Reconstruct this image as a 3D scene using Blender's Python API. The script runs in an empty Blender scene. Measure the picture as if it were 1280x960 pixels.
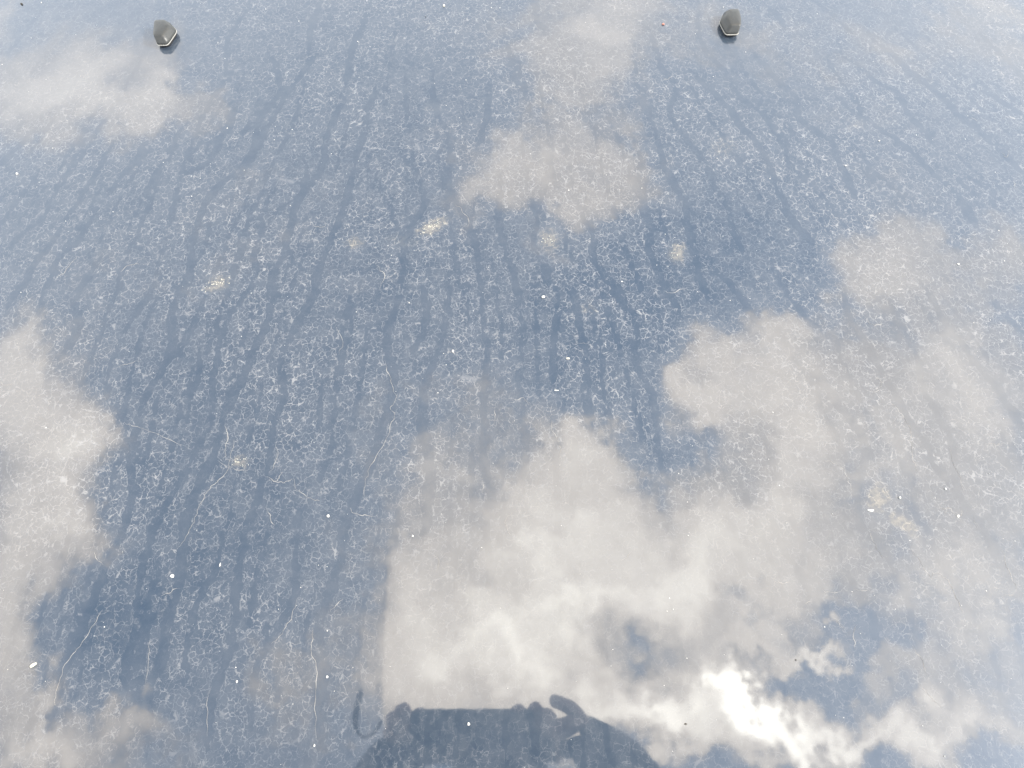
import bpy, bmesh, math, random
import numpy as np
from mathutils import Vector, Matrix
random.seed(7); rng = np.random.default_rng(7)
sc = bpy.context.scene
C = sc.collection

# ------------------------------------------------------------------ camera
F = 967.0                                  # focal length in photo pixels (1280 wide)
H = 0.588                                  # lens height over the bonnet
Z0 = 1.0                                   # bonnet crown height
CAM = np.array([0.067, 0.0, Z0 + H])
TILT, ROLL = math.radians(24.9), math.radians(-0.95)
cam_d = bpy.data.cameras.new('camera'); cam = bpy.data.objects.new('camera', cam_d); C.objects.link(cam)
R = Matrix.Rotation(TILT, 3, 'X') @ Matrix.Rotation(ROLL, 3, 'Z')
cam.matrix_world = Matrix.Translation(Vector(CAM)) @ R.to_4x4()
cam_d.sensor_width = 36; cam_d.lens = 36 * F / 1280; cam_d.clip_start = 0.001; cam_d.clip_end = 500
sc.camera = cam
Rn = np.array(R)

# ------------------------------------------------------------------ light
SUN = Vector((1.0, -0.12, 0.75)).normalized()
SUN_EL = math.asin(SUN.z); SUN_AZ = math.atan2(SUN.x, SUN.y)
sun_d = bpy.data.lights.new('sun', 'SUN'); sun_d.energy = 2.6; sun_d.angle = math.radians(0.6)
sun_d.color = (1.0, 0.965, 0.91)
sun = bpy.data.objects.new('sun', sun_d); C.objects.link(sun)
sun.rotation_euler = SUN.to_track_quat('Z', 'Y').to_euler()
sc.view_settings.view_transform = 'Standard'; sc.view_settings.look = 'None'
sc.view_settings.gamma = 1; sc.view_settings.use_curve_mapping = False
sc.view_settings.exposure = 0.80

# ------------------------------------------------------------------ bonnet surface and how the eye meets it
KX, KY, YC = 0.065, 0.03, 0.40
def height(x, y): return Z0 - KX * x**2 - KY * (y - YC)**2 - 0.9*np.clip(np.abs(x)-.66,0,1)**2
def normal(x, y):
    e = 1e-4
    n = np.stack([-(height(x+e, y)-height(x-e, y))/(2*e), -(height(x, y+e)-height(x, y-e))/(2*e), np.ones_like(x)], -1)
    return n / np.linalg.norm(n, axis=-1, keepdims=True)
def rays(pts):
    pts = np.atleast_2d(np.asarray(pts, float))
    d = np.stack([(pts[:, 0]-640)/F, -(pts[:, 1]-480)/F, -np.ones(len(pts))], -1)
    d = d @ Rn.T
    return d / np.linalg.norm(d, axis=-1, keepdims=True)
def on_hood(pts, up=0.0):
    """where sight lines meet the bonnet (up metres above it)"""
    d = rays(pts); t = (Z0 + up - CAM[2]) / d[:, 2]
    for _ in range(8):
        p = CAM + d * t[:, None]
        t = t + (height(p[:, 0], p[:, 1]) + up - p[:, 2]) / d[:, 2]
    return CAM + d * t[:, None]
def mirrored(pts):
    d = rays(pts); p = on_hood(pts); n = normal(p[:, 0], p[:, 1])
    return p, d - 2 * (d * n).sum(-1, keepdims=True) * n
def sky_plane(pts):
    p, r = mirrored(pts)
    return r[:, :2] / r[:, 2:3]

# ------------------------------------------------------------------ world: Nishita sky with clouds laid on a cloud plane
W = bpy.data.worlds.new('World'); sc.world = W; W.use_nodes = True
nt = W.node_tree; nt.nodes.clear()
class G:
    """small node helper"""
    def __init__(s, nt): s.nt = nt
    def n(s, t, **k):
        o = s.nt.nodes.new(t)
        for a, b in k.items(): setattr(o, a, b)
        return o
    def put(s, sock, v):
        if v is None: return
        if isinstance(v, bpy.types.NodeSocket): s.nt.links.new(v, sock)
        else: sock.default_value = v
    def m(s, op, a, b=None, c=None, clamp=False):
        o = s.n('ShaderNodeMath', operation=op, use_clamp=clamp)
        s.put(o.inputs[0], a); s.put(o.inputs[1], b); s.put(o.inputs[2], c)
        return o.outputs[0]
    def v(s, op, a, b=None, out=0):
        o = s.n('ShaderNodeVectorMath', operation=op)
        s.put(o.inputs[0], a)
        if op == 'SCALE': s.put(o.inputs[3], b)
        else: s.put(o.inputs[1], b)
        return o.outputs['Value'] if op in ('DOT_PRODUCT', 'LENGTH', 'DISTANCE') else o.outputs[0]
    def ss(s, x, a, b, lo=0.0, hi=1.0, kind='SMOOTHSTEP'):
        o = s.n('ShaderNodeMapRange', interpolation_type=kind)
        s.put(o.inputs['Value'], x); s.put(o.inputs['From Min'], a); s.put(o.inputs['From Max'], b)
        s.put(o.inputs['To Min'], lo); s.put(o.inputs['To Max'], hi)
        return o.outputs[0]
    def noise(s, vec, scale, detail=2, rough=0.5, col=False, dist=0.0):
        o = s.n('ShaderNodeTexNoise'); s.put(o.inputs['Vector'], vec)
        o.inputs['Scale'].default_value = scale; o.inputs['Detail'].default_value = detail
        o.inputs['Roughness'].default_value = rough; o.inputs['Distortion'].default_value = dist
        return o.outputs['Color' if col else 'Fac']
    def vor(s, vec, scale, feature='DISTANCE_TO_EDGE', rnd=1.0, out=0):
        o = s.n('ShaderNodeTexVoronoi', feature=feature); s.put(o.inputs['Vector'], vec)
        o.inputs['Scale'].default_value = scale; o.inputs['Randomness'].default_value = rnd
        return o.outputs[out]
    def mix(s, f, a, b):
        o = s.n('ShaderNodeMix', data_type='RGBA'); s.put(o.inputs[0], f); s.put(o.inputs[6], a); s.put(o.inputs[7], b)
        return o.outputs[2]
    def comb(s, x, y, z):
        o = s.n('ShaderNodeCombineXYZ'); s.put(o.inputs[0], x); s.put(o.inputs[1], y); s.put(o.inputs[2], z)
        return o.outputs[0]
    def sep(s, v):
        o = s.n('ShaderNodeSeparateXYZ'); s.put(o.inputs[0], v); return o.outputs

g = G(nt)
tc = g.n('ShaderNodeTexCoord').outputs['Generated']
sx, sy, sz = g.sep(tc)
zc = g.m('MAXIMUM', sz, 0.06)
plane = g.comb(g.m('DIVIDE', sx, zc), g.m('DIVIDE', sy, zc), 1.0)
w1 = g.v('SCALE', g.v('SUBTRACT', g.noise(plane, 4.0, 3, 0.55, col=True), (0.5, 0.5, 0.5)), 0.17)
w2 = g.v('SCALE', g.v('SUBTRACT', g.noise(plane, 13.0, 5, 0.65, col=True), (0.5, 0.5, 0.5)), 0.20)
w3 = g.v('SCALE', g.v('SUBTRACT', g.noise(plane, 42.0, 3, 0.65, col=True), (0.5, 0.5, 0.5)), 0.06)
wp = g.v('ADD', plane, g.v('ADD', w1, g.v('ADD', w2, w3)))
wp = g.v('MULTIPLY', wp, (1, 1, 0)); wp = g.v('ADD', wp, (0, 0, 1))

# clouds: x, y, rx, ry, angle, amount  (photo positions of the mirrored cloud, turned into cloud-plane ones)
BL = [
 (55,125,110,42,-4,1.0),(190,118,70,34,10,.62),(170,62,120,28,0,.35),(10,60,120,60,0,.35),
 (690,225,110,60,5,.36),(775,200,62,48,0,.34),(705,110,75,120,25,.55),(780,10,150,60,0,.50),(683,312,22,24,0,.35),(790,255,45,35,0,.35),
 (600,215,60,40,0,.25),
 (1095,340,62,38,10,.56),(1150,300,55,35,0,.40),(1262,320,75,48,-15,.64),(1230,40,140,60,0,.42),(1100,240,90,45,0,.20),
 (1140,440,200,90,10,.42),(1220,540,140,120,0,.30),(1180,700,240,220,0,.46),(925,878,48,26,30,.45),(1130,850,190,90,0,.26),
 (972,400,36,30,0,.54),(885,425,40,36,0,.46),(868,478,36,26,-30,.70),(940,470,90,50,0,.35),(960,560,85,90,0,.48),(1000,500,90,70,0,.25),
 (985,590,40,60,0,.25),
 (725,552,42,34,0,.85),(775,590,52,38,10,.62),(690,600,40,50,0,.35),(720,655,110,58,0,.72),(840,690,150,70,0,.70),(930,650,90,70,0,.45),
 (600,700,110,40,0,.28),(585,800,100,62,0,.85),(520,860,60,50,0,.22),(560,740,90,30,0,.3),(700,780,110,70,0,.75),(650,850,160,40,0,.55),(800,760,90,40,0,.40),(900,730,100,40,0,.42),
 (790,895,130,44,0,.62),(905,850,48,28,35,.75),(955,893,72,25,35,1.5),(890,905,70,34,0,.45),(1005,807,38,9,2,1.35),(930,800,60,18,-25,.5),
 (1190,925,130,26,-4,.85),(1060,940,100,22,0,.75),(700,930,200,40,0,.5),(1090,840,50,16,-10,.25),
 (35,600,95,120,0,1.10),(112,556,42,38,0,.60),(95,672,48,48,0,.62),(20,470,62,62,0,.62),(10,430,40,30,0,.3),(15,790,42,85,0,.80),(30,870,40,60,0,.35),
 (110,905,110,42,0,.55),(168,875,46,24,15,.45),(60,940,120,40,0,.3),
 (560,400,150,110,0,.14),(600,590,130,140,0,.42),(1080,470,120,160,10,.12),(1250,600,90,160,0,.12),(520,900,60,30,0,.25),(800,905,60,36,0,.55),(880,950,80,30,0,.6),(360,850,120,75,0,.24),(330,760,80,40,0,.10),(450,700,90,110,0,.12),
 (300,330,150,100,0,.06),(80,330,120,60,0,.16),(640,470,60,60,0,.16),(430,200,180,90,0,.10),
 (400,10,300,40,0,.18),(1000,60,160,60,0,.25),
 (250,240,300,160,-20,.12),(1080,150,260,120,0,.14),(430,890,90,90,0,.22),(640,880,240,90,0,.12),(700,760,160,90,0,.08),(503,800,46,90,0,.42),(300,560,220,280,0,.13),(480,330,60,140,0,-.10),
 # clear gaps
 (150,112,26,16,-30,-.45),(800,825,70,22,0,-.28),(750,838,40,18,0,-.2),(1010,855,95,34,8,-.42),(1060,800,90,40,0,-.35),(930,765,55,14,0,-.25),
 (610,850,30,40,0,-.2),(775,370,120,80,0,-.35),(830,560,28,60,0,-.35),(150,750,70,45,15,-.45),(230,640,90,110,0,-.12),(210,760,90,60,0,-.2),
 (690,360,60,30,0,-.2),(900,300,110,80,0,-.32),(1190,285,18,26,20,-.4),(1010,330,26,40,0,-.3),(640,155,40,60,0,-.12),
]
D = None
JE = 1.0
cut = None
for i, (bx, by, rx, ry, ang, amp) in enumerate(BL):
    c0 = sky_plane([(bx, by)])[0]
    jx = (sky_plane([(bx+JE, by)])[0] - c0); jy = (sky_plane([(bx, by+JE)])[0] - c0)
    J = np.stack([jx, jy], 1)                              # pixel -> plane
    a = math.radians(ang); Rm = np.array([[math.cos(a), math.sin(a)], [-math.sin(a), math.cos(a)]])
    M = np.diag([1/rx, 1/ry]) @ Rm @ np.linalg.inv(J)
    off = -M @ c0
    q1 = g.v('DOT_PRODUCT', wp, (M[0, 0], M[0, 1], off[0]))
    q2 = g.v('DOT_PRODUCT', wp, (M[1, 0], M[1, 1], off[1]))
    r2 = g.m('MULTIPLY_ADD', q1, q1, g.m('MULTIPLY', q2, q2))
    e = g.m('POWER', 0.42, r2)
    D = g.m('MULTIPLY_ADD', e, amp, D if D is not None else 0.0)
# the straight western edge of the middle cloud bank
pa, pb = sky_plane([(487, 650), (478, 885)])
tn = pb - pa; nn = np.array([tn[1], -tn[0]]) / np.linalg.norm(tn)
if (sky_plane([(600, 780)])[0] - pa) @ nn < 0: nn = -nn
sd = g.v('DOT_PRODUCT', plane, (nn[0], nn[1], -float(pa @ nn)))
tt = tn / (tn @ tn)
al = g.v('DOT_PRODUCT', plane, (tt[0], tt[1], -float(pa @ tt)))
along = g.m('MULTIPLY', g.ss(al, -0.1, 0.5), g.ss(al, 2.2, 1.4))
near = g.m('MULTIPLY', g.ss(sd, -0.42, -0.2), g.ss(sd, 0.003, -0.003))
D = g.m('MULTIPLY', D, g.m('SUBTRACT', 1.0, g.m('MULTIPLY', g.m('MULTIPLY', near, along), 0.62)))
D = g.m('ADD', D, g.m('MULTIPLY', g.m('MULTIPLY', near, along), 0.20))
# cloud field carries on outside the patch the bonnet mirrors
rad = g.v('LENGTH', g.v('SUBTRACT', plane, (0.0, 0.75, 1.0)))
outside = g.ss(rad, 1.15, 2.0)
D = g.m('ADD', D, g.m('MULTIPLY', g.ss(g.noise(plane, 1.6, 5, 0.55), 0.42, 0.66), outside))
fb = g.noise(wp, 9.0, 6, 0.62)
fb2 = g.noise(wp, 2.6, 5, 0.6)
D2 = g.m('ADD', D, g.m('MULTIPLY', g.m('SUBTRACT', fb, 0.5), 0.95))
D2 = g.m('ADD', D2, g.m('MULTIPLY', g.m('SUBTRACT', fb2, 0.5), 0.45))
D2 = g.m('ADD', D2, g.m('MULTIPLY', g.m('SUBTRACT', g.noise(wp, 27.0, 5, 0.6), 0.5), 0.45))
veil = g.ss(D2, -0.22, 0.62, 0.02, 0.56, 'LINEAR')
body = g.ss(D2, 0.30, 0.82, 0.0, 0.44)
alpha = g.m('ADD', veil, body, clamp=True)
sky = g.n('ShaderNodeTexSky', sky_type='NISHITA', sun_disc=False, sun_elevation=SUN_EL, sun_rotation=SUN_AZ,
          air_density=1.0, dust_density=0.6, ozone_density=1.0, altitude=100)
shade = g.m('ADD', g.m('MULTIPLY', g.m('SUBTRACT', g.noise(wp, 5.0, 5, 0.6), 0.5), 2.1), D2)
ccol = g.mix(g.ss(shade, 0.45, 1.25), (11.8, 9.9, 7.7, 1), (19.2, 16.4, 13.0, 1))
ccol = g.mix(g.ss(D2, 1.12, 2.3), ccol, (45, 42, 36, 1))
ccol = g.mix(g.ss(D2, 0.55, 0.25), ccol, (9.4, 9.2, 9.2, 1))
out = g.mix(alpha, g.v('MULTIPLY', sky.outputs[0], (1.38, 1.30, 1.15)), ccol)
out = g.mix(g.ss(sz, 0.86, 0.42, 0.0, 0.55), out, (10.2, 10.7, 11.3, 1))      # the sky pales towards the horizon
bg = g.n('ShaderNodeBackground'); g.put(bg.inputs[0], out); bg.inputs[1].default_value = 0.15
wo = g.n('ShaderNodeOutputWorld'); nt.links.new(bg.outputs[0], wo.inputs[0])
W.cycles.sampling_method = 'NONE'

# ------------------------------------------------------------------ helpers
def mat(name):
    m = bpy.data.materials.new(name); m.use_nodes = True; m.node_tree.nodes.clear()
    gg = G(m.node_tree); return m, gg
def simple(name, col, rough=0.6, var=0.25, scale=400, bump=0.0, spec=0.5, coat=0.0):
    m, q = mat(name)
    co = q.n('ShaderNodeTexCoord').outputs['Object']
    n1 = q.noise(co, scale, 3, 0.6)
    f = q.ss(n1, 0.3, 0.7, 1-var, 1+var, 'LINEAR')
    c = q.v('SCALE', col[:3], f)
    p = q.n('ShaderNodeBsdfPrincipled'); q.put(p.inputs['Base Color'], c); p.inputs['Roughness'].default_value = rough
    p.inputs['Specular IOR Level'].default_value = spec; p.inputs['Coat Weight'].default_value = coat
    if bump:
        b = q.n('ShaderNodeBump'); b.inputs['Strength'].default_value = bump; b.inputs['Distance'].default_value = 0.0005
        q.put(b.inputs['Height'], n1); q.put(p.inputs['Normal'], b.outputs[0])
    o = q.n('ShaderNodeOutputMaterial'); m.node_tree.links.new(p.outputs[0], o.inputs[0]); return m
def link(name, me, m=None, parent=None):
    o = bpy.data.objects.new(name, me); C.objects.link(o)
    if m is not None: me.materials.append(m)
    if parent is not None: o.parent = parent
    return o
def mesh_from(name, verts, faces, smooth=True):
    me = bpy.data.meshes.new(name); me.from_pydata([tuple(map(float, v)) for v in verts], [], faces)
    if smooth: me.polygons.foreach_set('use_smooth', [True]*len(me.polygons))
    me.update(); return me
def tag(o, label=None, cat=None, group=None, kind=None):
    for k, v in (('label', label), ('category', cat), ('group', group), ('kind', kind)):
        if v: o[k] = v
    return o

# ------------------------------------------------------------------ rain runs traced down the bonnet
RUNS = [
 [(44,161),(10,198),(-20,230)],[(107,168),(80,222),(54,269),(30,292),(2,330)],[(141,181),(114,228),(90,262),(67,296),(24,357),(10,390)],
 [(185,175),(158,212),(120,260),(100,300),(70,330),(50,380),(42,405)],[(232,175),(208,202),(198,235),(175,289),(158,320),(144,377),(114,454),(100,500)],
 [(310,6),(290,45),(279,101),(255,141),(228,208),(218,269),(202,318),(181,374),(158,407),(134,478),(150,520),(160,548),(141,595),(128,640)],
 [(296,134),(282,165),(265,195),(237,215)],
 [(336,64),(349,104),(322,151),(309,208),(269,235),(245,286),(235,337),(218,384),(208,444),(180,500),(165,560),(165,633),(141,687),(128,721),(97,795),(71,869),(67,940)],
 [(403,0),(386,50),(383,84),(349,134),(322,181),(302,215)],
 [(427,128),(410,168),(400,215),(370,255),(356,309),(339,350),(336,404),(309,461),(285,511),(270,560),(235,647),(222,731),(202,808),(191,855),(180,940)],
 [(380,202),(378,235),(336,275),(322,312),(312,354),(285,404),(269,471),(262,528),(235,590),(202,640),(178,714),(168,788),(148,855)],
 [(259,374),(228,444)],[(128,320),(94,377),(97,407),(77,444)],
 [(459,7),(438,67),(428,121)],[(465,114),(455,161),(440,230),(420,290),(406,317),(386,377),(356,438),(353,498),(339,545),(330,595),(319,633),(299,721),(289,805),(265,872),(262,945)],
 [(539,84),(543,141),(566,178),(559,208),(569,248),(593,302),(603,377),(606,451),(606,528),(613,612),(610,680),(615,740)],
 [(492,188),(519,215),(532,255),(506,302),(502,344),(489,397),(485,444),(492,498),(469,559),(450,612),(430,670),(420,721),(400,788),(398,860),(400,945)],
 [(469,215),(489,262),(502,302)],[(529,350),(529,404),(515,450)],
 [(559,344),(559,387),(539,461),(529,528),(536,612),(530,680)],
 [(610,100),(606,148),(600,175)],[(633,74),(647,114)],[(660,-10),(668,15),(682,44)],
 [(667,161),(684,198),(680,230),(667,302),(684,345),(694,377),(690,444),(700,511)],
 [(627,222),(630,302),(640,330),(647,370),(653,424),(653,498),(656,560),(653,612)],
 [(710,350),(724,397),(734,451),(730,498),(738,540)],
 [(712,235),(742,290),(744,320),(774,377),(791,397),(798,454),(815,498),(821,559),(835,610)],
 [(805,30),(828,87),(845,114),(838,140),(850,161),(870,188),(890,218),(900,242),(917,285),(934,330)],
 [(795,111),(815,155),(831,208),(850,240),(862,275),(867,323),(887,377)],
 [(798,215),(811,269),(812,309),(825,344),(850,390)],
 [(870,7),(877,54),(900,87),(927,124),(951,141),(978,181),(998,215),(1025,242),(1052,279)],
 [(863,87),(894,114),(917,141),(951,188),(974,242),(991,275),(1018,309)],
 [(937,60),(961,87),(991,118),(1001,151),(1038,181),(1058,228),(1068,245)],[(964,7),(984,34)],
 [(1010,-10),(1038,13),(1065,40)],
 [(1025,67),(1052,101),(1085,148),(1109,168),(1139,188),(1162,215),(1199,242),(1220,279)],
 [(1052,67),(1092,97),(1125,121),(1146,155),(1172,185)],
 [(1085,47),(1129,81),(1166,114),(1206,148),(1253,191),(1285,220)],
 [(1162,57),(1206,97),(1240,121),(1290,152)],[(1199,212),(1233,242),(1246,262)],[(1225,40),(1260,80),(1290,108)],
 [(894,330),(934,380),(947,407)],
 [(961,327),(984,367),(1011,400),(1038,421),(1065,471),(1082,510)],
 [(1052,364),(1068,407),(1099,454),(1125,501),(1162,565),(1186,602)],
 [(1099,374),(1139,434),(1159,498),(1189,552),(1199,627),(1230,660),(1253,704),(1285,760)],
 [(1159,364),(1196,421),(1230,461),(1253,498),(1285,545)],[(1230,374),(1290,428)],
 [(1018,451),(1041,498),(1082,559),(1072,620),(1085,664),(1105,687),(1132,744),(1146,801),(1169,848),(1199,895),(1215,940)],
 [(1105,525),(1139,599),(1142,640),(1170,690),(1196,741),(1226,788),(1253,869),(1270,930)],
 [(1220,538),(1285,605)],[(1085,751),(1105,808),(1118,860)],[(1215,640),(1250,690)],
 [(370,640),(370,670),(366,754),(326,822),(309,945)],[(289,633),(269,707),(249,754),(235,815),(240,870)],
 [(417,498),(417,552),(400,610)],[(560,620),(556,700)],[(500,640),(485,720),(478,800),(470,870)],[(95,640),(70,720),(30,820)],
 [(575,868),(572,945)],[(662,868),(668,945)],[(520,872),(522,945)],[(708,880),(712,945)],
 [(880,560),(905,640),(930,720)],[(960,640),(1000,720),(1040,800)],
]
def spline(P, n=10):
    P = np.array(P, float); P = np.vstack([2*P[0]-P[1], P, 2*P[-1]-P[-2]])
    out = []
    for i in range(1, len(P)-2):
        p0, p1, p2, p3 = P[i-1:i+3]
        for k in range(n):
            t = k/n
            out.append(.5*((2*p1)+(-p0+p2)*t+(2*p0-5*p1+4*p2-p3)*t*t+(-p0+3*p1-3*p2+p3)*t**3))
    out.append(P[-2]); return np.array(out)
def wobble(n, amp, k):
    a = rng.normal(size=n+2*k); ker = np.hanning(k+2)[1:-1]; ker /= ker.sum()
    w = np.convolve(a, ker, 'same')[k:k+n]; return w / (w.std()+1e-9) * amp
segs = []
for P in RUNS:
    P = list(P); a, b = np.array(P[0], float), np.array(P[1], float)
    P[0] = tuple(a - (b-a)/np.linalg.norm(b-a)*9)
    a, b = np.array(P[-1], float), np.array(P[-2], float)
    P[-1] = tuple(a - (b-a)/np.linalg.norm(b-a)*9)
    S = spline(P, 8); n = len(S)
    S[:, 0] += wobble(n, 1.8, 7); S = on_hood(S)[:, :2]
    hw = rng.uniform(.0028, .0040) * (1 + .13*np.clip(wobble(n, 1, 9), -1.5, 1.5))
    tp = np.minimum(np.arange(n), np.arange(n)[::-1]) / 5.0
    hw = np.maximum(hw * np.clip(.25+tp, 0, 1), .0006)
    for i in range(n-1): segs.append((*S[i], *S[i+1], hw[i], hw[i+1]))
# the many thinner runs between them follow the same fan
raw = []
for P in RUNS:
    S = spline(P, 4)
    raw += [(*((S[i]+S[i+1])/2), *((S[i+1]-S[i])/np.linalg.norm(S[i+1]-S[i]))) for i in range(len(S)-1)]
raw = np.array(raw)
def flow(p):
    w = np.exp(-((raw[:, 0]-p[0])**2+(raw[:, 1]-p[1])**2)/(2*55**2)) + 1e-12
    d = (raw[:, 2:]*w[:, None]).sum(0); return d/np.linalg.norm(d)
occ = raw[:, :2].copy(); made = 0
for k in range(4000):
    if made >= 170: break
    p = rng.uniform([-10, -5], [1290, 950])
    gap = 7 + p[1]/120
    if np.min(np.hypot(*(occ-p).T)) < gap: continue
    path = [p]; q_ = p.copy()
    for _ in range(int(rng.uniform(8, 46))):
        q_ = q_ + flow(q_)*9 + np.array([rng.normal()*.8, 0])
        path.append(q_.copy())
        if np.min(np.hypot(*(occ-q_).T)) < 5: break
    if len(path) < 5: continue
    made += 1; path = np.array(path); occ = np.vstack([occ, path]); n = len(path)
    S = on_hood(path)[:, :2]; hw = rng.uniform(.0015, .0027)*np.clip(.35+np.minimum(np.arange(n), np.arange(n)[::-1])/4, 0, 1)
    for i in range(n-1): segs.append((*S[i], *S[i+1], hw[i], hw[i+1]))
segs = np.array(segs)
# faint runs over the parts of the bonnet outside the picture
for k in range(60):
    x0 = rng.uniform(-.74, .74)
    if -.50 < x0 < .62: continue
    y = np.linspace(.9, -.3, 24); x = x0 + (x0)*(.9-y)*.35 + wobble(24, .004, 4)
    for i in range(23): segs = np.vstack([segs, (x[i], y[i], x[i+1], y[i+1], .003, .003)])

# ------------------------------------------------------------------ bonnet
NX, NY = 371, 325
hood = bpy.data.objects.new('car_bonnet', None); C.objects.link(hood)
hood.location = (0, 0, 0)
tag(hood, 'dusty dark blue car bonnet streaked by dried rain and mirroring the clouds', 'car bonnet')
s = np.linspace(-1, 1, NX); t = np.linspace(0, 1, NY)
Sg, Tg = np.meshgrid(s, t)
Yg = -.30 + Tg*1.20 - .10*(Sg**2)*(1-Tg)*-1 - .05*Sg**2*Tg
Xg = Sg * (.76 + .04*Tg)
Zg = height(Xg, Yg)
V = np.stack([Xg, Yg, Zg], -1).reshape(-1, 3)
idx = np.arange(NX*NY).reshape(NY, NX)
quads = np.stack([idx[:-1, :-1], idx[:-1, 1:], idx[1:, 1:], idx[1:, :-1]], -1).reshape(-1, 4)
# rolled rim all round
rim = np.concatenate([idx[0, :], idx[1:, -1], idx[-1, -2::-1], idx[-2:0:-1, 0]])
base = V[rim]; cen = base.mean(0); outd = base - cen; outd[:, 2] = 0; outd /= np.linalg.norm(outd, axis=1, keepdims=True)
rings = []; prof = [(.003, -.0008), (.0055, -.003), (.0065, -.007), (.006, -.016), (.000, -.020), (-.02, -.019)]
last = rim; extra = []; nv = len(V); rq = []
for (o_, z_) in prof:
    ring = base + outd*o_; ring[:, 2] += z_; extra.append(ring)
    cur = np.arange(nv, nv+len(rim)); nv += len(rim)
    rq.append(np.stack([last, cur, np.roll(cur, -1), np.roll(last, -1)], -1)); last = cur
V = np.vstack([V] + extra); Q = np.vstack([quads] + rq)
def fast_mesh(name, V, Q):
    me = bpy.data.meshes.new(name); k = Q.shape[1]
    me.vertices.add(len(V)); me.vertices.foreach_set('co', V.astype(np.float32).ravel())
    me.loops.add(Q.size); me.loops.foreach_set('vertex_index', Q.astype(np.int32).ravel())
    me.polygons.add(len(Q)); me.polygons.foreach_set('loop_start', np.arange(0, Q.size, k, dtype=np.int32))
    me.polygons.foreach_set('use_smooth', np.ones(len(Q), bool)); me.update(calc_edges=True); me.validate(); return me
me = fast_mesh('panel', V, Q)
# signed run field: distance to the nearest run over its half width
P2 = V[:, :2]; field = np.full(len(V), 9.0)
order = np.argsort(P2[:, 1]); Ys = P2[order, 1]
for (x0, y0, x1, y1, h0, h1) in segs:
    lo, hi = min(y0, y1)-.03, max(y0, y1)+.03
    ii = order[np.searchsorted(Ys, lo):np.searchsorted(Ys, hi)]
    ii = ii[(P2[ii, 0] > min(x0, x1)-.03) & (P2[ii, 0] < max(x0, x1)+.03)]
    if len(ii) == 0: continue
    dx, dy = x1-x0, y1-y0; L2 = dx*dx+dy*dy+1e-12
    tt_ = np.clip(((P2[ii, 0]-x0)*dx+(P2[ii, 1]-y0)*dy)/L2, 0, 1)
    d = np.hypot(P2[ii, 0]-x0-tt_*dx, P2[ii, 1]-y0-tt_*dy) - (h0+(h1-h0)*tt_)
    field[ii] = np.minimum(field[ii], d*1000)             # millimetres outside the run's edge
at = me.attributes.new('run_edge', 'FLOAT', 'POINT'); at.data.foreach_set('value', field.astype(np.float32))
# crust amount: heavy over the middle, thin at the nose, rear cut to imitate haze
cx, cy = on_hood([(800, 800)])[0][:2]
crust_haze = np.clip((P2[:, 1]-.02)/.20, 0, 1)*.40 + .55 - .18*np.clip((P2[:, 1]-.42)/.35, 0, 1)
crust_haze *= 1 - .70*np.exp(-(((P2[:, 0]-cx)/.17)**2 + ((P2[:, 1]-cy)/.14)**2))  # lines faded to imitate the bright mirrored cloud washing them out
nzs = on_hood([(208, 60), (911, 55)])
for c in nzs: crust_haze *= 1 - .75*np.exp(-(((P2[:, 0]-c[0])/.05)**2 + ((P2[:, 1]-c[1]+.005)/.045)**2))
cl = on_hood([(60, 30)])[0]
crust_haze *= 1 - .5*np.exp(-(((P2[:, 0]-cl[0])/.20)**2 + ((P2[:, 1]-cl[1])/.09)**2))
at = me.attributes.new('crust_haze', 'FLOAT', 'POINT'); at.data.foreach_set('value', crust_haze.astype(np.float32))

pm, q = mat('dusty_blue_paint')
co = q.n('ShaderNodeTexCoord').outputs['Object']
run = q.n('ShaderNodeAttribute', attribute_name='run_edge').outputs['Fac']
cr = q.n('ShaderNodeAttribute', attribute_name='crust_haze').outputs['Fac']
flat = q.v('MULTIPLY', co, (1, 1, 0))
dv = q.v('ADD', q.v('SCALE', q.v('SUBTRACT', q.noise(flat, 210, 3, .6, col=True), (.5, .5, .5)), .0052),
         q.v('SCALE', q.v('SUBTRACT', q.noise(flat, 620, 2, .6, col=True), (.5, .5, .5)), .0022))
dv = q.v('MULTIPLY', dv, (1, 1, 0))
pc = q.v('ADD', flat, dv)
cellr = q.sep(q.vor(pc, 190, 'F1', out=1))[0]                # a random number per dried cell, so runs end on cell walls
jag = q.m('ADD', q.m('MULTIPLY', q.m('SUBTRACT', q.noise(flat, 230, 4, .7), .5), 4.5), q.m('MULTIPLY', q.m('SUBTRACT', cellr, .5), 2.8))
edge = q.m('ADD', run, jag)
inrun = q.ss(edge, 0.75, 0.1)                               # 1 inside a washed run
e1 = q.vor(pc, 190); e2 = q.vor(q.v('ADD', pc, (3.3, 1.7, 0)), 300)
brk = q.noise(flat, 150, 3, .6); brk2 = q.noise(q.v('ADD', flat, (5, 5, 0)), 240, 3, .6)
big = q.noise(flat, 9, 4, .6)
w1_ = q.ss(brk, .38, .66, .015, .062, 'LINEAR')
l1 = q.m('MULTIPLY', q.ss(e1, w1_, q.m('MULTIPLY', w1_, .35)), q.ss(brk, .34, .60, .25, 1.25))
l2 = q.m('MULTIPLY', q.ss(e2, .065, .015), q.ss(brk2, .46, .62))
e3 = q.vor(q.v('ADD', pc, (7.1, 2.2, 0)), 58)
l3 = q.m('MULTIPLY', q.ss(e3, .026, 0.0), q.ss(q.noise(flat, 70, 3, .6), .50, .62))
lines = q.m('MAXIMUM', q.m('MAXIMUM', l1, q.m('MULTIPLY', l2, .6)), q.m('MULTIPLY', l3, .8))
lines = q.m('MULTIPLY', lines, q.m('SUBTRACT', 1.0, q.m('MULTIPLY', inrun, .88)))
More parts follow.
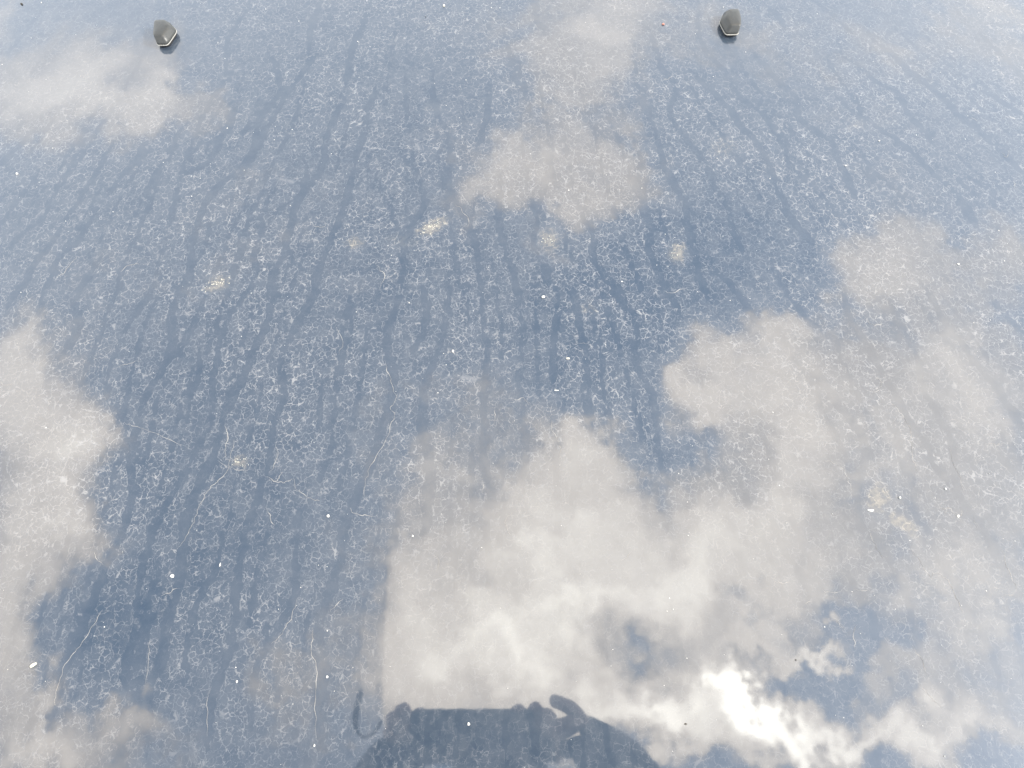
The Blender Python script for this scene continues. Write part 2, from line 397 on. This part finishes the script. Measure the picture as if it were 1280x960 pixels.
rimm = q.m('MULTIPLY', q.m('MULTIPLY', q.ss(edge, -0.25, 0.15), q.ss(edge, 0.75, 0.3)), q.ss(brk, .46, .60))
lines = q.m('MAXIMUM', lines, q.m('MULTIPLY', rimm, .75))
lines = q.m('MULTIPLY', lines, q.ss(big, .35, .65, .55, 1.15))
lines = q.m('MULTIPLY', lines, cr)
grain = q.noise(flat, 1500, 2, .7)
film = q.m('ADD', q.ss(q.noise(flat, 60, 4, .65), .3, .7, .055, .12), q.m('MULTIPLY', q.m('SUBTRACT', grain, .5), .06))
film = q.m('MULTIPLY', film, q.m('SUBTRACT', 1.0, q.m('MULTIPLY', inrun, .24)))
# yellowish dried splashes
stain = None; stcol = None
STAINS = [((541,283),20,7,-25,.45),((272,355),16,8,-20,.42),((847,316),12,14,0,.42),((687,300),13,14,0,.34),((1098,622),16,18,10,.36),
          ((1130,655),28,9,32,.30),((300,578),13,9,0,.34),((444,303),13,8,0,.28),((905,185),26,20,0,.16),((1070,155),22,10,0,.14),((503,300),30,14,0,.14),((735,385),18,14,0,.15),((540,135),22,12,0,.10)]
sw = q.v('ADD', flat, q.v('SCALE', q.v('MULTIPLY', q.v('SUBTRACT', q.noise(flat, 120, 3, .6, col=True), (.5, .5, .5)), (1, 1, 0)), .014))
for (c, rx, ry, ang, amp) in STAINS:
    c0 = on_hood([c])[0][:2]; jx = on_hood([(c[0]+1, c[1])])[0][:2]-c0; jy = on_hood([(c[0], c[1]+1)])[0][:2]-c0
    a = math.radians(ang); M = np.diag([1/rx, 1/ry]) @ np.array([[math.cos(a), math.sin(a)], [-math.sin(a), math.cos(a)]]) @ np.linalg.inv(np.stack([jx, jy], 1))
    o_ = -M @ c0
    v1 = q.v('ADD', q.v('MULTIPLY', sw, (1, 1, 0)), (0, 0, 1))
    q1 = q.v('DOT_PRODUCT', v1, (M[0, 0], M[0, 1], o_[0])); q2 = q.v('DOT_PRODUCT', v1, (M[1, 0], M[1, 1], o_[1]))
    e = q.m('MULTIPLY', q.m('POWER', .35, q.m('MULTIPLY_ADD', q1, q1, q.m('MULTIPLY', q2, q2))), amp*.8)
    stain = e if stain is None else q.m('MAXIMUM', stain, e)
stain = q.m('MULTIPLY', stain, q.ss(brk2, .3, .6, .45, 1.25))
fac = q.m('ADD', film, q.m('MULTIPLY', lines, .40))
fac = q.m('MAXIMUM', q.m('ADD', fac, q.m('MULTIPLY', stain, .45)), stain, clamp=True)
dcol = q.mix(q.noise(flat, 45, 3, .6), (.34, .35, .37, 1), (.44, .43, .415, 1))
dcol = q.mix(q.ss(stain, .04, .22), dcol, (.46, .42, .35, 1))
dust = q.n('ShaderNodeBsdfDiffuse'); q.put(dust.inputs[0], dcol)
paint = q.n('ShaderNodeBsdfPrincipled')
q.put(paint.inputs['Base Color'], (.008, .032, .066, 1)); paint.inputs['Metallic'].default_value = .2
paint.inputs['Roughness'].default_value = .42
paint.inputs['Coat Weight'].default_value = 1; paint.inputs['Coat IOR'].default_value = 1.9
q.put(paint.inputs['Coat Roughness'], q.m('ADD', .022, q.m('MULTIPLY', fac, .10)))
orange = q.n('ShaderNodeBump'); orange.inputs['Strength'].default_value = .15; orange.inputs['Distance'].default_value = .00002
q.put(orange.inputs['Height'], q.noise(flat, 260, 2, .5)); q.put(paint.inputs['Coat Normal'], orange.outputs[0])
mx = q.n('ShaderNodeMixShader'); q.put(mx.inputs[0], fac)
pm.node_tree.links.new(paint.outputs[0], mx.inputs[1]); pm.node_tree.links.new(dust.outputs[0], mx.inputs[2])
o = q.n('ShaderNodeOutputMaterial'); pm.node_tree.links.new(mx.outputs[0], o.inputs[0])
panel = link('bonnet_panel', me, pm, hood)

# ------------------------------------------------------------------ dried tide lines standing proud of the paint
LINES = [
 [(157,528),(175,535),(205,545),(235,560)],[(271,576),(285,583),(297,587),(310,588)],[(330,594),(345,601),(350,596),(352,586)],[(332,595),(345,603),(358,602),(367,597)],
 [(367,597),(370,610),(380,618),(390,624),(402,625)],[(437,635),(443,641),(455,644),(470,645)],
 [(281,530),(284,545),(282,562),(279,576)],[(292,548),(289,568),(284,588),(272,602),(262,611),(252,626),(247,640),(240,655),(235,668),(222,685)],
 [(481,450),(486,468),(491,482),(495,500),(489,510),(494,520),(487,535),(478,560),(462,583),(457,600),(455,622)],
 [(1095,471),(1100,476),(1100,485),(1093,490),(1088,488)],[(1112,503),(1120,510),(1129,522),(1137,536),(1139,552),(1142,572),(1146,592)],
 [(1085,664),(1092,676),(1099,690),(1106,698)],[(1139,687),(1150,700),(1158,716),(1164,721),(1172,716),(1180,721),(1189,734),(1196,750),(1204,766)],
 [(1172,633),(1180,637),(1186,635),(1192,640),(1199,647),(1203,638)],[(1028,737),(1041,741),(1052,738)],[(1068,737),(1080,738),(1095,739)],
 [(967,727),(978,729),(988,728)],[(1253,744),(1262,744),(1273,746)],[(1045,775),(1050,781),(1056,785)],[(1070,781),(1067,794),(1070,811)],
 [(129,761),(118,780),(104,802),(91,818),(78,840),(71,862),(69,882)],[(373,748),(366,766),(359,781),(350,796),(339,805)],[(430,748),(421,756),(413,764)],
 [(391,785),(390,800),(390,815),(396,842),(393,880),(396,922)],[(119,690),(122,700),(129,707)],[(188,800),(185,822),(183,855)],[(262,862),(258,890),(260,922)],
 [(0,478),(8,481),(17,480)],[(32,557),(42,554)],[(55,500),(66,503)],[(148,458),(160,454),(176,451)],
 [(1082,399),(1088,404),(1095,407),(1104,401)],[(1028,575),(1042,579),(1052,586),(1060,600),(1065,612)],[(828,96),(836,99),(841,94)],[(569,256),(578,262),(586,274),(584,284)],
 [(1222,152),(1215,146)],[(1252,190),(1258,195),(1260,188)],[(1268,225),(1270,233)],[(862,358),(842,366),(830,364)],[(720,429),(735,429)],[(390,283),(400,284),(409,282)],
 [(640,500),(655,498),(662,506)],[(688,523),(693,540),(702,560),(699,575)],[(1005,755),(1015,752)],[(1232,555),(1248,556),(1258,553)],
 [(1252,688),(1262,715),(1272,738)],[(1186,560),(1196,590),(1206,615)],[(1218,645),(1222,662)],[(345,555),(345,575),(336,590)],[(333,633),(338,648),(343,657)],
 [(200,745),(215,738),(225,735)],[(602,600),(604,618)],[(572,770),(580,772)],[(790,690),(778,700)],[(1150,858),(1165,872),(1180,885)],[(1140,806),(1152,826),(1160,846)],
 [(470,330),(480,345),(474,362)],[(150,340),(163,331),(176,330)],[(95,320),(82,338),(70,345)],
 [(1100,595),(1100,603)],[(420,410),(428,430),(421,445)],[(535,690),(548,700),(546,716)],[(640,640),(632,655),(640,672)],[(617,512),(619,530)],
]
lv, lf = [], []
def ridge(P3, w, h):
    n = len(P3); T = np.gradient(P3, axis=0); T /= np.linalg.norm(T, axis=1, keepdims=True)
    N = normal(P3[:, 0], P3[:, 1]); B = np.cross(T, N); b0 = len(lv)
    for i in range(n):
        f = min(i, n-1-i, 4)/4; ww = w[i]*(.25+.75*f)
        lv.append(P3[i]-B[i]*ww-N[i]*.0001); lv.append(P3[i]+N[i]*h*(.3+.7*f)); lv.append(P3[i]+B[i]*ww-N[i]*.0001)
    for i in range(n-1):
        a = b0+3*i; lf.append((a, a+1, a+4, a+3)); lf.append((a+1, a+2, a+5, a+4))
for P in LINES:
    S = spline(P, 7); n = len(S); S[:, 0] += wobble(n, .8, 3); S[:, 1] += wobble(n, .6, 3)
    p3 = on_hood(S); w = np.abs(.00017 + .00011*wobble(n, 1, 4)).clip(.00008, .0006)
    ridge(p3, w, .00025)
crustm = simple('dried_mud_crust', (.34, .335, .325), .9, .25, 900, .4, .2)
o = link('tide_line_crust', mesh_from('tide_line_crust', lv, lf), crustm, hood); tag(o, kind='stuff')

# ------------------------------------------------------------------ washer nozzles
capm = simple('weathered_grey_plastic', (.050, .053, .052), .38, .10, 500, .25, .5)
rimmat = simple('pale_cap_edge', (.36, .355, .33), .5, .10, 800)  # lighter tone for the ring around the cap
darkm = simple('black_rubber', (.02, .02, .022), .6, .2, 500)
def rounded(P, n=7, r=.22):
    out = []; m = len(P); P = np.array(P, float)
    for i in range(m):
        a, b, c = P[i-1], P[i], P[(i+1) % m]
        p0, p2 = b+(a-b)*r, b+(c-b)*r
        for k in range(n):
            t_ = k/(n-1); out.append((1-t_)**2*p0 + 2*t_*(1-t_)*b + t_*t_*p2)
    return np.array(out)
def loft(name, rings, m, parent, cap=True):
    k = len(rings[0]); vs = np.vstack(rings); fs = []
    for j in range(len(rings)-1):
        for i in range(k):
            a, b = j*k+i, j*k+(i+1) % k; fs.append((a, b, b+k, a+k))
    if cap:
        fs.append(tuple(range((len(rings)-1)*k, len(rings)*k)))
    me = mesh_from(name, vs, fs)
    bm = bmesh.new(); bm.from_mesh(me); bmesh.ops.recalc_face_normals(bm, faces=bm.faces); bm.to_mesh(me); bm.free()
    me.polygons.foreach_set('use_smooth', [True]*len(me.polygons))
    return link(name, me, m, parent)
def nozzle(outline, side, label):
    root = bpy.data.objects.new('washer_nozzle', None); C.objects.link(root); root.parent = hood; root['label'] = label
    up = .0048
    O = rounded(on_hood(outline, up)[:, :2]); c = O.mean(0)
    def ring(scale, z, dx=0, dy=0, pull=0):
        p = c + (O-c)*scale + np.array([dx, dy]); return np.column_stack([p, height(p[:, 0], p[:, 1]) + z])
    loft('base_gasket', [ring(.86, -.001), ring(.90, .0012), ring(.90, .0030)], darkm, root)
    loft('cap_edge', [ring(.92, .0028), ring(1.0, .0034), ring(1.022, .0038), ring(1.022, .0041), ring(.99, .0044), ring(.93, .0043)], rimmat, root)
    k = len(O)
    dx = -side*.0030
    cap = [ring(.93, .0040), ring(.975, .0046), ring(.975, .0056), ring(.95, .0072, dx*.1, .0002), ring(.80, .0112, dx*.85, .0010), ring(.75, .0120, dx, .0012), ring(.66, .0124, dx, .0014), ring(.28, .0130, dx, .0018)]
    loft('cap', cap, capm, root)
    # jet facing the windscreen
    bm = bmesh.new(); bmesh.ops.create_cone(bm, cap_ends=True, segments=16, radius1=.0016, radius2=.0012, depth=.003)
    me = bpy.data.meshes.new('spray_jet'); bm.to_mesh(me); bm.free()
    j = link('spray_jet', me, darkm, root); j.location = (c[0], O[:, 1].max()-.0028, float(height(c[0], c[1]))+.0050); j.rotation_euler = (math.radians(-80), 0, 0)
    return root
nozzle([(197,30),(213,29),(221.5,38.5),(209.5,56),(195,56)], 1, 'left grey washer nozzle with pale edge')
nozzle([(904.5,16),(919.5,16),(923.5,30),(923.5,42.5),(907,43),(899,28)], -1, 'right grey washer nozzle with pale edge')

# ------------------------------------------------------------------ specks and crumbs lying on the paint, each its own thing
white = simple('white_crumb', (.80, .79, .74), .8, .15, 1500, .4)
cream = simple('cream_chip', (.66, .64, .54), .7, .2, 1200, .4)
redd = simple('reddish_grit', (.50, .22, .17), .6, .3, 1500, .3)
dark = simple('dark_seed_husk', (.03, .026, .02), .6, .3, 1500, .3)
def pebble(name, px, size, m, label, cat, rot=0, seed=0):
    size = [c*.80 for c in size]
    bm = bmesh.new(); bmesh.ops.create_icosphere(bm, subdivisions=2, radius=1)
    r = random.Random(seed); ph = [r.uniform(0, 6) for _ in range(6)]
    for v in bm.verts:
        k = 1 + .16*math.sin(3*v.co.x+ph[0]) + .14*math.sin(4*v.co.y+ph[1]) + .12*math.sin(5*v.co.z+ph[2])
        v.co = Vector((v.co.x*k*size[0], v.co.y*k*size[1], v.co.z*k*size[2]))
    me = bpy.data.meshes.new(name); bm.to_mesh(me); bm.free(); me.polygons.foreach_set('use_smooth', [True]*len(me.polygons))
    p = on_hood([px], size[2]*.8)[0]; o = link(name, me, m); o.location = p; o.rotation_euler = (0, 0, math.radians(rot))
    return tag(o, label, cat)
GRP = 'loose specks of grit on the bonnet'
SPK = [
 ('white_crumb',(679,371),(.0017,.0015,.0012),white,'round white crumb on the dark blue reflection right of the panel centre','crumb',0),
 ('white_crumb',(566,439),(.0013,.0013,.0012),white,'small white crumb with a dark underside near the panel centre','crumb',0),
 ('white_crumb',(410,645),(.0012,.0014,.0009),white,'tiny white crumb just below the chain of white tide lines','crumb',20),
 ('white_crumb',(275,706),(.0007,.0016,.0006),white,'slim upright white crumb in the lower left dark blue patch','crumb',-5),
 ('white_crumb',(21,217),(.0014,.0013,.0011),white,'white crumb close to the left edge below the upper cloud','crumb',0),
 ('cream_chip',(42,831),(.0034,.0014,.0011),cream,'pale cream chip lying on the cloud at the lower left edge','chip',33),
 ('reddish_grit',(829,30),(.0016,.0015,.0013),redd,'reddish grain of grit left of the right washer nozzle','grit',0),
 ('seed_husk',(27,5),(.0016,.0026,.0010),dark,'small dark seed husk in the upper left corner','seed',35),
 ('white_crumb',(296,852),(.0010,.0009,.0008),white,'tiny white crumb above the lower left grey cloud','crumb',0),
 ('white_crumb',(393,932),(.0007,.0012,.0007),white,'tiny white crumb at the bottom below the strap reflection','crumb',0),
 ('white_crumb',(409,846),(.0010,.0013,.0006),white,'faint white crumb left of the strap loop reflection','crumb',10),
 ('white_crumb',(516,670),(.0009,.0009,.0007),white,'tiny white crumb over the pale veil below the panel centre','crumb',0),
 ('white_crumb',(586,905),(.0013,.0012,.0006),white,'pale crumb on the mirrored hands and phone','crumb',0),
 ('white_crumb',(1125,622),(.0011,.0011,.0010),white,'bright white crumb right of the star shaped tan stain','crumb',0),
 ('white_crumb',(1182,611),(.0010,.0010,.0008),white,'small white crumb upper right of the tan stain','crumb',0),
 ('white_flake',(1088,638),(.0031,.0013,.0005),white,'jagged white flake at the lower tip of the tan stain','flake',-5),
 ('white_flake',(1198,645),(.0018,.0011,.0005),white,'white flake on the right where dried lines fork','flake',40),
 ('white_flake',(696,488),(.0028,.0004,.0004),white,'thin horizontal white sliver above the large centre cloud','flake',0),
 ('white_flake',(215,720),(.0022,.0012,.0004),white,'small pale flake on a rain run at lower left','flake',-15),
 ('dark_speck',(995,825),(.0006,.0006,.0005),dark,'dark pinprick speck above the brightest cloud','grit',0),
 ('dark_speck',(857,905),(.0011,.0007,.0005),dark,'dark speck on the white cloud right of the mirrored arm','grit',0),
 ('dark_speck',(532,21),(.0007,.0007,.0005),dark,'dark speck on the top edge between the two nozzles','grit',0),
 ('white_crumb',(1099,176),(.0008,.0008,.0007),white,'tiny glinting crumb right of the right nozzle','crumb',0),
 ('white_crumb',(1057,207),(.0009,.0008,.0007),white,'tiny glinting crumb lower right of the right nozzle','crumb',0),
 ('white_crumb',(1198,330),(.0010,.0010,.0008),white,'tiny white crumb on the cloud at the right edge','crumb',0),
 ('white_crumb',(555,7),(.0018,.0016,.0010),cream,'pale round crumb at the top edge between the nozzles','crumb',0),
 ('white_crumb',(710,448),(.0016,.0013,.0006),cream,'pale flat crumb below the round white crumb','crumb',0),
]
for i, (nm, px, sz, m, lab, cat, rot) in enumerate(SPK): pebble(nm, px, sz, m, lab, cat, rot, i)
# uncountable fine glinting grit
gv, gf = [], []
oct_ = np.array([(1,0,0),(-1,0,0),(0,1,0),(0,-1,0),(0,0,1),(0,0,-1)], float)
of = [(0,2,4),(2,1,4),(1,3,4),(3,0,4),(2,0,5),(1,2,5),(3,1,5),(0,3,5)]
N = 900; pts = np.column_stack([rng.uniform(-.62, .70, N), rng.uniform(-.25, .84, N)]); 
for k in range(N):
    r = .00022 + .00040*rng.random()**4; z = float(height(pts[k, 0], pts[k, 1]))
    b0 = len(gv); sc_ = rng.uniform(.6, 1.5, 3)*r
    for v in oct_: gv.append(np.array([pts[k, 0], pts[k, 1], z+r*.4])+v*sc_)
    gf += [tuple(b0+j for j in f) for f in of]
o = link('fine_grit', mesh_from('fine_grit', gv, gf, False), white)
tag(o, 'fine pale dust grains scattered over the whole bonnet', 'grit', kind='stuff')
# splashes with a granular crust
def splash(px, rx, ry, ang, n, m, label):
    vs, fs = [], []; a = math.radians(ang)
    for k in range(n):
        u, v = rng.normal()*.5, rng.normal()*.5
        x = px[0] + rx*u*math.cos(a) - ry*v*math.sin(a); y = px[1] + rx*u*math.sin(a) + ry*v*math.cos(a)
        p = on_hood([(x, y)])[0]; r = rng.uniform(.0002, .00055); b0 = len(vs)
        for w_ in oct_: vs.append(p + w_*rng.uniform(.6, 1.5, 3)*r)
        fs.extend([tuple(b0+j for j in f) for f in of])
    o = link('dried_splash', mesh_from('dried_splash', vs, fs, False), m); return tag(o, label, 'dried splash')
splash((541,283),15,5,-25,40,cream,'bright cream dried splash above the panel centre')
splash((270,356),15,6,-20,22,cream,'cream dried splash left of the panel centre')
splash((847,318),11,12,0,12,cream,'ring shaped tan dried splash below the right nozzle')
splash((687,300),10,10,0,10,cream,'pale dried splash under the upper middle cloud')
splash((301,577),11,8,0,18,cream,'pale dried splash on the chain of white tide lines')

# ------------------------------------------------------------------ the photographer, seen only mirrored in the paint
def sil(px, back=0.0):
    """point in the plane of the phone that the bonnet mirrors at this place"""
    p, r = mirrored([px]); n = Rn @ np.array([0, 0, 1.0]); q0 = CAM + n*back
    t_ = ((q0-p[0]) @ n) / (r[0] @ n); return Vector(p[0] + r[0]*t_)
def camp(x, y, z): return Vector(CAM + Rn @ np.array([x, y, z]))
def tocam(v): return Vector(Rn.T @ (np.array(v)-CAM))
skin = simple('skin', (.38, .24, .18), .55, .08, 60)
navy = simple('dark_navy_sleeve', (.018, .024, .045), .9, .2, 300)
denim = simple('dark_trousers', (.02, .025, .04), .9, .2, 300)
hairm = simple('dark_hair', (.02, .015, .012), .6, .3, 200)
phm = simple('black_phone_glass', (.012, .012, .014), .25, .1, 50)
strapm = simple('black_strap', (.01, .01, .012), .8, .2, 400)
print('SIL', [tuple(round(c, 4) for c in tocam(sil(p))) for p in [(545,883),(630,883),(490,875),(700,870),(640,930),(450,860),(840,955),(410,955)]])
A = tocam(sil((515, 884))); B = tocam(sil((668, 884)))
phone = bpy.data.objects.new('phone', None); C.objects.link(phone); tag(phone, 'dark phone held flat in two hands, mirrored at the bottom of the bonnet', 'phone')
ytop = (A.y+B.y)/2; pw = B.x-A.x; ph_ = .078
def box(name, c, d, m, parent, bev=.003):
    bm = bmesh.new(); bmesh.ops.create_cube(bm, size=1)
    for v in bm.verts: v.co = Vector((v.co.x*d[0], v.co.y*d[1], v.co.z*d[2]))
    bmesh.ops.bevel(bm, geom=bm.edges[:]+bm.verts[:], offset=bev, segments=3, affect='EDGES')
    me = bpy.data.meshes.new(name); bm.to_mesh(me); bm.free()
    o = link(name, me, m, parent); o.matrix_world = Matrix.Translation(camp(*c)) @ R.to_4x4(); return o
box('phone_body', ((A.x+B.x)/2, ytop-ph_/2, .0062), (pw, ph_, .008), phm, phone)
for (lx, ly) in ((0, 0), (-.012, -.012), (0, -.024)):
    bm = bmesh.new(); bmesh.ops.create_cone(bm, cap_ends=True, segments=20, radius1=.005, radius2=.005, depth=.001)
    me = bpy.data.meshes.new('camera_lens'); bm.to_mesh(me); bm.free()
    o = link('camera_lens', me, phm, phone); o.matrix_world = Matrix.Translation(camp(lx, min(ly, ytop-.01), .0018)) @ R.to_4x4()

def skinned(name, joints, edges, m, parent=None, root=0, sub=2):
    me = bpy.data.meshes.new(name); me.from_pydata([j[0] for j in joints], edges, []); me.update()
    bm = bmesh.new(); bm.from_mesh(me); sl = bm.verts.layers.skin.verify(); bm.verts.ensure_lookup_table()
    for i, j in enumerate(joints):
        bm.verts[i][sl].radius = (j[1], j[1] if len(j) < 3 else j[2]); bm.verts[i][sl].use_root = (i == root)
    bm.to_mesh(me); bm.free()
    o = link(name, me, m, parent)
    a = o.modifiers.new('skin', 'SKIN'); a.branch_smoothing = .5; a.use_smooth_shade = True
    s_ = o.modifiers.new('subdivision', 'SUBSURF'); s_.levels = sub; s_.render_levels = sub
    return o
person = bpy.data.objects.new('person', None); C.objects.link(person); person.location = (.03, -.62, .02)
tag(person, 'photographer in dark navy long sleeves holding up a phone, mirrored in the bonnet', 'person')
bpy.context.view_layer.update()
inv = person.matrix_world.inverted()
def L(v): return inv @ Vector(v)
# wrists
wl = sil((520, 935), .03); wr = sil((725, 925), .03)
pel = Vector((.03, -.62, .98)); ch = Vector((.03, -.52, 1.34)); nk = Vector((.03, -.47, 1.55))
shl = Vector((-.17, -.50, 1.47)); shr = Vector((.23, -.50, 1.47))
ell = Vector((-.24, -.33, 1.33)); elr = Vector((.36, -.27, 1.33))
hd = nk + Vector((0, .08, .16))
J = [(L(pel), .15, .11), (L((pel+ch)/2), .135, .10), (L(ch), .155, .11), (L(nk-Vector((0, .01, .03))), .06, .06),
     (L(shl), .065), (L(ell), .047), (L(wl), .033), (L(shr), .065), (L(elr), .047), (L(wr), .033),
     (L((-.07, -.62, .90)), .10), (L((-.08, -.58, .50)), .065), (L((-.08, -.62, .10)), .045), (L((-.09, -.50, .05)), .035),
     (L((.13, -.62, .90)), .10), (L((.14, -.58, .50)), .065), (L((.14, -.62, .10)), .045), (L((.15, -.50, .05)), .035)]
E = [(0, 1), (1, 2), (2, 3), (2, 4), (4, 5), (5, 6), (2, 7), (7, 8), (8, 9), (0, 10), (10, 11), (11, 12), (12, 13), (0, 14), (14, 15), (15, 16), (16, 17)]
skinned('clothed_body', J, E, navy, person)
skinned('neck_and_head', [(L(nk-Vector((0, .01, .03))), .052), (L(nk+Vector((0, .02, .05))), .055), (L(hd), .078, .085), (L(hd+Vector((0, .02, .09))), .07, .075), (L(hd+Vector((0, .095, -.005))), .012)],
        [(0, 1), (1, 2), (2, 3), (2, 4)], skin, person)
skinned('hair', [(L(hd+Vector((0, -.02, .04))), .085), (L(hd+Vector((0, .00, .10))), .084)], [(0, 1)], hairm, person)
for sx_ in (-1, 1):
    e_ = hd + Vector((sx_*.03, .085, .035)); skinned('eye', [(L(e_), .008), (L(e_+Vector((0, .004, -.002))), .007)], [(0, 1)], darkm, person)
    e_ = hd + Vector((sx_*.082, .0, .02)); skinned('ear', [(L(e_), .010, .016), (L(e_+Vector((0, 0, .03))), .012, .018)], [(0, 1)], skin, person)
m_ = hd + Vector((0, .082, -.04)); skinned('mouth', [(L(m_+Vector((-.022, 0, 0))), .005), (L(m_+Vector((.022, 0, 0))), .005)], [(0, 1)], redd, person)
# hands: palm plus five bent fingers each, tips over the phone's upper edge where the bonnet mirrors them
def hand(wrist, tips, thumb, name):
    w = Vector(wrist); cen = sum([Vector(t_[1]) for t_ in tips], Vector())/len(tips)
    palm = w.lerp(cen, .45)
    js = [(L(w), .030), (L(palm), .028)]; es = [(0, 1)]
    for (kn, mid, tip, r) in tips:
        a = len(js); js += [(L(kn), r*1.12), (L(mid), r), (L(tip), r*.88)]; es += [(1, a), (a, a+1), (a+1, a+2)]
    a = len(js); js += [(L(thumb[0]), .013), (L(thumb[1]), .011), (L(thumb[2]), .010)]; es += [(0, a), (a, a+1), (a+1, a+2)]
    return skinned(name, js, es, skin, person)
def S(x, y, b): return sil((x, y), b)
# left hand: two fingertips over the corner, others wrapped behind and on the front
hand(wl, [(S(512, 915, .03), S(505, 893, .022), S(500, 881, .004), .0160),
          (S(520, 915, .03), S(523, 897, .022), S(528, 887, .003), .0130),
          (S(505, 918, .03), S(492, 905, .018), S(488, 889, .004), .0130),
          (S(500, 928, .03), S(486, 920, .014), S(482, 909, .002), .0085)],
     (S(530, 925, .045), S(545, 912, .026), S(552, 904, .020)), 'hand')
hand(wr, [(S(690, 915, .03), S(676, 896, .022), S(664, 881, .004), .0135),
          (S(675, 910, .03), S(652, 896, .020), S(642, 882, .003), .0140),
          (S(700, 915, .03), S(690, 902, .016), S(676, 886, .004), .0140),
          (S(735, 905, .03), S(713, 884, .012), S(686, 873, .002), .0115)],
     (S(690, 925, .045), S(655, 912, .026), S(645, 906, .020)), 'hand')
# body mass of sleeves reaching to the phone
skinned('sleeve', [(L(S(728, 898, .022)), .012), (L(S(742, 918, .04)), .026), (L(S(775, 945, .08)), .040), (L(elr), .052)], [(0, 1), (1, 2), (2, 3)], navy, person)
skinned('sleeve', [(L(S(505, 925, .03)), .026), (L(S(480, 950, .06)), .036), (L(ell), .050)], [(0, 1), (1, 2)], navy, person)
skinned('forearm_front', [(L(S(560, 950, .05)), .060), (L(S(690, 955, .05)), .062)], [(0, 1)], navy, person)
skinned('cuff', [(L(S(712, 922, .035)), .022), (L(S(722, 945, .05)), .034)], [(0, 1)], navy, person)
skinned('cuff', [(L(S(505, 912, .035)), .022), (L(S(500, 945, .05)), .034)], [(0, 1)], navy, person)
skinned('cuff', [(L(S(690, 900, .036)), .014), (L(S(688, 920, .045)), .028), (L(S(675, 950, .06)), .040)], [(0, 1), (1, 2)], navy, person)
# hanging wrist strap
P = [(452,862),(449,872),(446,885),(444,900),(446,914),(454,922),(466,918),(474,908),(478,896)]
skinned('wrist_strap', [(S(x, y, .012), (.0055 if i < 4 else .0026)) for i, (x, y) in enumerate(P)], [(i, i+1) for i in range(len(P)-1)], strapm)
ws = bpy.data.objects['wrist_strap']; tag(ws, 'thin black wrist strap looping left of the mirrored hands', 'strap')

sc.cycles.use_denoising = True
sc.cycles.max_bounces = 3; sc.cycles.caustics_reflective = False
